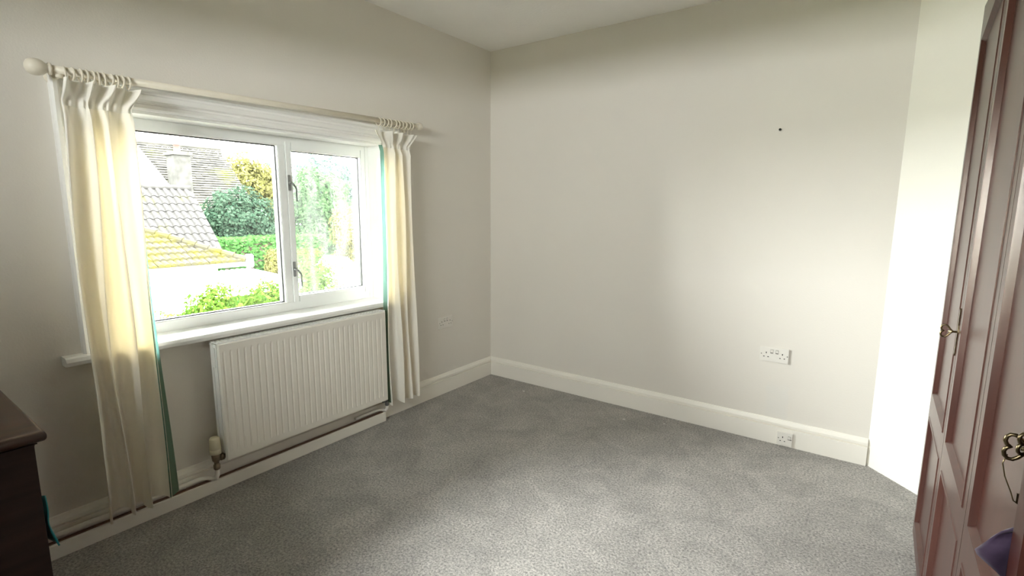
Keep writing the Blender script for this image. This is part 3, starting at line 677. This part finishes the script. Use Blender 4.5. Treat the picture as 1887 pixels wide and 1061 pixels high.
plant('broadleaf_tree', 'tall bright green leafy tree seen through the narrow casement', 'tree', (-15.7, 8.95, GZ), [((-15.5, 8.73, 1.58), (1.15, 1.2, 1.24), 3200), ((-15.5, 8.35, .45), (1.05, 1.05, 1.3), 2200), ((-15.5, 9.1, .12), (1.05, 1.0, 1.5), 2200), ((-15.3, 8.55, -1.1), (1.05, 1.05, 1.1), 1300)], 'leaf_green', .24, 2, .14, G1)
plant('yellow_tree', 'yellow-green tree rising beside the stone roof', 'tree', (-22, 9.0, GZ), [((-22, 9.1, 2.55), (1.5, 1.1, 1.2), 2200), ((-22, 10.1, 2.2), (1.4, 1.1, 1.3), 2000), ((-22, 9.6, 1.0), (1.5, 1.5, 1.3), 2200), ((-22, 8.3, 1.6), (1.2, .8, 1.2), 1200)], 'leaf_yellow', .27, 3, .2, G1)
plant('distant_tree', 'hazy blue-green tree behind the bright green leafy tree', 'tree', (-27, 16.9, GZ), [((-27, 16.9, 3.3), (1.6, 1.5, 1.4), 1500), ((-27, 18.2, 2.6), (1.5, 1.4, 1.6), 1400), ((-27, 17.5, .8), (1.6, 2.1, 1.8), 1600)], 'leaf_blue', .34, 4, .25, G1)
plant('distant_tree', 'hazy blue-green tree showing between the mullion and the leafy tree', 'tree', (-32, 17.0, GZ), [((-32, 17.0, 3.0), (1.6, 1.5, 1.8), 1300), ((-32, 17.2, .8), (1.6, 1.7, 1.9), 1200)], 'leaf_blue', .34, 5, .22, G1)
plant('golden_shrub', 'golden shrub at the right edge of the casement', 'shrub', (-12, 7.9, GZ), [((-12, 7.65, .55), (.8, .62, .9), 1500), ((-12, 8.2, .1), (.8, .6, 1.0), 1400), ((-12, 7.7, -.8), (.8, .8, .8), 1000)], 'leaf_yellow', .17, 6, .07, G1)
plant('golden_shrub', 'golden shrub low behind the casement handle', 'shrub', (-8, 3.5, GZ), [((-8, 3.42, -.20), (.6, .36, .62), 1000), ((-8, 3.75, -.65), (.7, .55, .7), 1100)], 'leaf_lime', .14, 7, .06, G1)
plant('lime_shrub', 'lime green shrub below the foot of the casement', 'shrub', (-5, 2.6, GZ), [((-5, 2.2, -.55), (.6, .9, .5), 1300), ((-5, 3.0, -.6), (.6, .7, .55), 1100)], 'leaf_lime', .11, 8, .06, G1)
plant('lime_shrub', 'lime green shrub in front of the white lean-to roof, beside the mullion', 'shrub', (-3.6, .2, GZ), [((-3.6, .16, .10), (.40, .32, .30), 900), ((-3.6, .05, -.15), (.42, .28, .34), 700), ((-3.6, .45, .05), (.32, .24, .36), 700)], 'leaf_lime', .085, 9, .05, G1)
plant('lime_shrub', 'lime green shrub at the lower left corner of the fixed pane', 'shrub', (-3.6, -.75, GZ), [((-3.6, -.50, .08), (.36, .24, .28), 700), ((-3.6, -.78, -.08), (.40, .30, .26), 700), ((-3.6, -.40, .20), (.25, .16, .24), 350)], 'leaf_lime', .085, 10, .05, G1)
plant('slim_conifer', 'slim yellow conifer in front of the clipped hedge', 'shrub', (-9.5, 3.45, GZ), [((-9.5, 3.45, -.10), (.18, .13, .42), 420), ((-9.5, 3.68, -.15), (.18, .13, .40), 400)], 'leaf_yellow', .11, 12, .05, G1)
# clipped hedge
hb = bmesh.new(); rnd = random.Random(21)
for _ in range(6500):
    y = rnd.uniform(3.0, 6.9); f = rnd.random()
    if f < .62: p_ = V((-12.3 + rnd.uniform(-.08, .06), y, rnd.uniform(-1.6, .36)))
    else: p_ = V((-12.3 - rnd.uniform(0, 1.0), y, .36 + rnd.uniform(-.08, .07)))
    nrm = V((rnd.uniform(.1, 1), rnd.uniform(-.7, .7), rnd.uniform(-.2, 1))).normalized(); s, t = frame_of(nrm); z_ = rnd.uniform(.08, .15)
    hb.faces.new([hb.verts.new(v) for v in (p_-s*z_*.5, p_+t*z_*.35, p_+s*z_*.5, p_-t*z_*.35)])
hroot = empty('clipped_hedge', (-12.8, 5.0, GZ), 'clipped green hedge running behind the mossy roof', 'hedge')
o = at(obj('foliage', hb, 'leaf_hedge', recalc=False), hroot); o['kind'] = 'stuff'
at(obj('inner_branches', B(-13.2, -12.4, 3.05, 6.85, GZ, .28), 'bark'), hroot)

# pantiled outhouse ---------------------------------------------------
ph_ = empty('pantiled_outhouse', (-10.7, 1.9, GZ), 'low outhouse with a weathered grey pantile roof and white walls', 'building')
tan46 = math.tan(math.radians(46)); EX, EZ, RX_ = -10.0, .38, -11.3; YR_ = 2.53
def roofz(x): return EZ + (EX-x)*tan46
wallb = bmesh.new()
prism(wallb, [(-10.08, 1.66), (-10.08, 2.47), (-12.5, 2.47), (-12.5, .30), (-11.35, .86)], (GZ, .22), a=(1, 0, 0), b=(0, 1, 0), e=(0, 0, 1))
at(obj('wall', wallb, 'render_white'), ph_)
def slopeblock(x0, x1, z0f, poly_y, th=.06):
    pass
gw = bmesh.new()   # splayed end wall below the raking edge, up to the underside of the tiles
v = [(-10.08, 1.66, .20), (-11.35, .86, .20), (-11.35, .86, roofz(-11.35)-.09), (-10.08, 1.66, roofz(-10.08)-.09)]
v2 = [(x+.06, y+.10, z) for x, y, z in v]
va_ = [gw.verts.new(c) for c in v]; vb_ = [gw.verts.new(c) for c in v2]
gw.faces.new(va_); gw.faces.new(vb_[::-1])
for i in range(4): gw.faces.new((va_[i], va_[(i+1) % 4], vb_[(i+1) % 4], vb_[i]))
at(obj('end_wall', gw, 'render_white'), ph_)
dk = bmesh.new()
dv = [(EX, 1.60, roofz(EX)-.05), (EX, YR_, roofz(EX)-.05), (RX_, YR_, roofz(RX_)-.05), (RX_, .82, roofz(RX_)-.05)]
a_ = [dk.verts.new(c) for c in dv]; b_ = [dk.verts.new((x, y, z-.04)) for x, y, z in dv]; dk.faces.new(a_); dk.faces.new(b_[::-1])
for i in range(4): dk.faces.new((a_[i], a_[(i+1) % 4], b_[(i+1) % 4], b_[i]))
at(obj('roof_deck', dk, 'barge_brown'), ph_)
bgb = bmesh.new(); tube(bgb, [(EX+.02, 1.575, roofz(EX)-.03), (RX_, .795, roofz(RX_)-.03)], .035, 6); at(obj('bargeboard', bgb, 'barge_brown'), ph_)
at(obj('fascia', B(EX-.06, EX-.02, 1.62, YR_, EZ-.16, EZ-.07), 'render_white'), ph_)
# one S-profile pantile, shared by all copies; local: x down the slope, y across, z up from the roof plane
TW, TL, TE = .150, .30, .232
tm = bmesh.new(); NS = 10; prof = []
for i in range(NS+1):
    t = i/NS; prof.append((t*(TW+.02), .022*math.sin(2*PI*t*TW/(TW)*.98) ))
top0 = [tm.verts.new((0, y, z)) for y, z in prof]; top1 = [tm.verts.new((TL, y, z+.022)) for y, z in prof]; bot1 = [tm.verts.new((TL, y, z+.006)) for y, z in prof]
for i in range(NS): tm.faces.new((top0[i], top0[i+1], top1[i+1], top1[i])); tm.faces.new((top1[i], top1[i+1], bot1[i+1], bot1[i]))
bmesh.ops.recalc_face_normals(tm, faces=tm.faces); tme = bpy.data.meshes.new('pantile'); tm.to_mesh(tme); tm.free(); tme.materials.append(MAT['pantile_mossy'])
cs, sn = math.cos(math.radians(46)), math.sin(math.radians(46)); SLEN = 1.30/cs
rot = Matrix(((cs, 0, sn), (0, 1, 0), (-sn, 0, cs))).to_4x4()
row = 0; inv = Matrix.Translation(ph_.location).inverted(); rnd = random.Random(5)
s0 = 0.0
while s0 < SLEN - .05:
    yl = lerp(.82, 1.60, s0/SLEN)
    ny = int((YR_-yl)/TW)+1
    for k in range(ny):
        y = YR_ - TW*(k+1)
        if y < yl-.08: continue
        o = bpy.data.objects.new('pantile', tme); COL.objects.link(o); o.parent = ph_; o.matrix_parent_inverse = inv
        x = RX_ + s0*cs
        o.matrix_basis = Matrix.Translation((x, y, roofz(x)+.012)) @ rot @ Matrix.Rotation(rnd.uniform(-.015, .015), 4, 'Z')
    s0 += TE; row += 1
rt = bmesh.new(); tube(rt, [(RX_-.03, .80, roofz(RX_)+.015), (RX_-.03, YR_+.02, roofz(RX_)+.015)], .075, 10); at(obj('ridge_tiles', rt, 'pantile_mossy', smooth=True), ph_)

# white gabled house behind the outhouse -------------------------------
hg = empty('white_house', (-12.6, 0, GZ), 'white rendered gable end rising behind the pantile roof', 'building')
A0 = bmesh.new(); prism(A0, [(2.62, GZ), (2.62, 1.62), (1.62, 3.10), (.2, 5.2), (-1.4, 2.8), (-4.0, 2.8), (-4.0, GZ)], (-15.0, -12.55), a=(0, 1, 0), b=(0, 0, 1), e=(1, 0, 0))
at(obj('wall', A0, 'render_white'), hg)
rf = bmesh.new(); prism(rf, [(2.70, 1.55), (.2, 5.25), (.2, 5.33), (2.78, 1.55)], (-15.0, -12.57), a=(0, 1, 0), b=(0, 0, 1), e=(1, 0, 0)); at(obj('roof', rf, 'render_white'), hg)

# stone-slated house with chimney ---------------------------------------
sh_ = empty('stone_house', (-18, 5.4, GZ), 'distant house with a mossy stone-slate roof', 'building')
SX0, SZ0, SX1, SZ1 = -18.0, 3.42, -15.4, .95; SYL, SYR = 2.6, 6.38
at(obj('wall', B(-20.4, -15.7, SYL+.1, SYR-.1, GZ, 1.0), 'chimney_stone'), sh_)
gb = bmesh.new(); prism(gb, [(-20.4, 1.0), (-15.7, 1.0), (-18, 3.3)], (SYL+.1, SYR-.1), a=(1, 0, 0), b=(0, 0, 1), e=(0, 1, 0)); at(obj('roof_body', gb, 'stone_slate'), sh_)
sl = bmesh.new(); rnd = random.Random(9); NR = 30
for i in range(NR):
    t0 = i/NR; t1 = (i+1.25)/NR; x0, z0 = lerp(SX0, SX1, t0), lerp(SZ0, SZ1, t0); x1, z1 = lerp(SX0, SX1, t1), lerp(SZ0, SZ1, t1)
    y = SYL - rnd.random()*.2
    while y < SYR:
        wd = rnd.uniform(.16, .34); ye = min(y+wd-.012, SYR + .10*t0 + rnd.uniform(-.03, .03)); lift = rnd.uniform(.035, .06)
        nx, nz = .69, .72
        c = [(x0, y, z0), (x0, ye, z0), (x1+nx*lift, ye, z1+nz*lift), (x1+nx*lift, y, z1+nz*lift)]; e = [(x1, y, z1), (x1, ye, z1)]
        vv = [sl.verts.new(q) for q in c]; ee = [sl.verts.new(q) for q in e]; sl.faces.new(vv); sl.faces.new((vv[3], vv[2], ee[1], ee[0])); sl.faces.new((vv[1], vv[2], ee[1]))
        y += wd
o = at(obj('stone_slates', sl, 'slate_mossy'), sh_); o['kind'] = 'stuff'
rg = bmesh.new(); tube(rg, [(SX0, SYL, SZ0+.02), (SX0, SYR+.02, SZ0+.02)], .09, 8); at(obj('ridge_tiles', rg, 'slate_mossy'), sh_)
cb = bmesh.new(); box(cb, -16.5, -15.9, 4.02, 4.50, .5, 2.93); chm = at(obj('chimney_stack', cb, 'chimney_stone'), sh_)
o = obj('chimney_cap', B(-16.56, -15.84, 3.97, 4.55, 2.93, 3.03), 'chimney_stone'); under(o, chm)
pt = bmesh.new(); lathe(pt, (-16.2, 4.24, 3.02), (0, 0, 1), [(0, .11), (.06, .10), (.22, .085), (.24, .11), (.28, .11)], 12); o = obj('chimney_pot', pt, 'terracotta', smooth=True); under(o, chm)

# mossy hipped roof ------------------------------------------------------
mr_ = empty('mossy_roofed_shed', (-9.4, .2, GZ), 'low building with a yellow moss-covered hipped tile roof', 'building')
MX0, MZ0, MX1, MZ1 = -8.0, .19, -9.4, .88; MYE, MYT = 2.12, .62
at(obj('wall', B(-10.0, -8.15, -2.4, 1.55, GZ, .12), 'render_white'), mr_)
bdy = bmesh.new()
q = [(-8.0, -2.6, .15), (-8.0, MYE, .15), (-9.9, MYE, .15), (-9.9, -2.6, .15)]; tpz = [(MX1, -2.6, MZ1-.04), (MX1, MYT, MZ1-.04)]
a_ = [bdy.verts.new(c) for c in q]; t_ = [bdy.verts.new(c) for c in tpz]
bdy.faces.new(a_); bdy.faces.new((a_[0], a_[1], t_[1], t_[0])); bdy.faces.new((a_[1], a_[2], t_[1])); bdy.faces.new((a_[2], a_[3], t_[0], t_[1])); bdy.faces.new((a_[3], a_[0], t_[0]))
at(obj('roof_deck', bdy, 'moss_tile'), mr_)
ml = bmesh.new(); rnd = random.Random(13); NR = 7
for i in range(NR):
    t0 = i/NR; t1 = t0 - 1.15/NR if False else max(0, t0)
    xa, za = lerp(MX0, MX1, t0), lerp(MZ0, MZ1, t0); xb, zb_ = lerp(MX0, MX1, (i+1.2)/NR), lerp(MZ0, MZ1, (i+1.2)/NR)
    yend = lerp(MYE, MYT, t0); y = -1.5
    while y < yend:
        ye = y+.105; lf = .035 + rnd.uniform(0, .02); hx = .44
        N_ = 4; prev = None
        for k in range(N_+1):
            s_ = k/N_; yy = lerp(y, ye, s_); hump = .028*math.sin(PI*s_)
            cur = (ml.verts.new((xa+.02, yy, za+lf+hump)), ml.verts.new((xb, yy, zb_+.01+hump*.6)), ml.verts.new((xa+.02, yy, za+.0)))
            if prev: ml.faces.new((prev[0], cur[0], cur[1], prev[1])); ml.faces.new((prev[2], cur[2], cur[0], prev[0]))
            prev = cur
        y += .108
o = at(obj('roof_tiles', ml, 'moss_tile'), mr_); o['kind'] = 'stuff'
NH = 9; hipa, hipb = V((MX0, MYE, MZ0+.03)), V((MX1, MYT, MZ1+.03))
for k in range(NH):
    a_, b_ = hipa.lerp(hipb, k/NH), hipa.lerp(hipb, (k+1.1)/NH)
    hbm = tube(bmesh.new(), [a_+V((0, 0, .012)), b_], [.085, .068], 9); at(obj('hip_tile', hbm, 'moss_tile', smooth=False), mr_)
gt = bmesh.new(); tube(gt, [(MX0+.06, -2.6, MZ0-.03), (MX0+.06, MYE+.06, MZ0-.03)], .045, 8); at(obj('gutter', gt, 'gutter'), mr_)
at(obj('gutter_end', B(MX0-.02, MX0+.12, MYE-.02, MYE+.10, MZ0-.10, MZ0+.16, bev=.02), 'render_white'), mr_)

# white corrugated lean-to -------------------------------------------------
lt = empty('corrugated_lean_to', (-7.0, .4, GZ), 'lean-to with a pale corrugated roof in front of the mossy roof', 'building')
def cor(y0, y1):
    bm = bmesh.new(); n = int((y1-y0)/.0125); tops = []
    for j, x in enumerate((-8.02, -7.3, -6.6, -6.05)):
        z = lerp(.06, -.02, (x+8.02)/1.97)
        tops.append([bm.verts.new((x, lerp(y0, y1, i/n), z + .016*math.sin(2*PI*(lerp(y0, y1, i/n))/.10))) for i in range(n+1)])
    low = [bm.verts.new(v_.co - V((0, 0, .008))) for v_ in tops[-1]]
    for r_ in range(3):
        for i in range(n): bm.faces.new((tops[r_][i], tops[r_][i+1], tops[r_+1][i+1], tops[r_+1][i]))
    for i in range(n): bm.faces.new((tops[-1][i], tops[-1][i+1], low[i+1], low[i]))
    return bm
for y0, y1 in ((-1.4, -.45), (-.45, .5), (.5, 1.45), (1.45, 2.2)):
    at(obj('corrugated_sheet', cor(y0, y1), 'corrugated'), lt)
at(obj('fascia', B(-6.16, -6.10, -1.4, 2.15, -.16, -.045), 'render_white'), lt)
for y in (-1.3, -.38, 2.05): at(obj('post', B(-6.2, -6.1, y-.05, y+.05, GZ, -.05), 'brick'), lt)
# small white garden building beyond the hedge, and a pale garden store
gs = empty('garden_shed', (-17, 8.0, GZ), 'small white garden building beside the round evergreen', 'shed')
at(obj('wall', B(-18, -16.8, 7.0, 8.2, GZ, .55), 'render_white'), gs)
rr_ = bmesh.new(); prism(rr_, [(6.9, .55), (8.3, .55), (7.6, .86)], (-18.1, -16.7), a=(0, 1, 0), b=(0, 0, 1), e=(1, 0, 0)); at(obj('roof', rr_, 'moss_tile'), gs)
gs = empty('greenhouse', (-9.6, 5.5, GZ), 'pale garden store among the shrubs behind the casement', 'shed')
at(obj('wall', B(-10.2, -9.3, 5.15, 5.75, GZ, -.35), 'render_white'), gs)
rr_ = bmesh.new(); prism(rr_, [(5.08, -.36), (5.82, -.36), (5.45, -.02)], (-10.3, -9.25), a=(0, 1, 0), b=(0, 0, 1), e=(1, 0, 0)); at(obj('roof', rr_, 'corrugated'), gs)
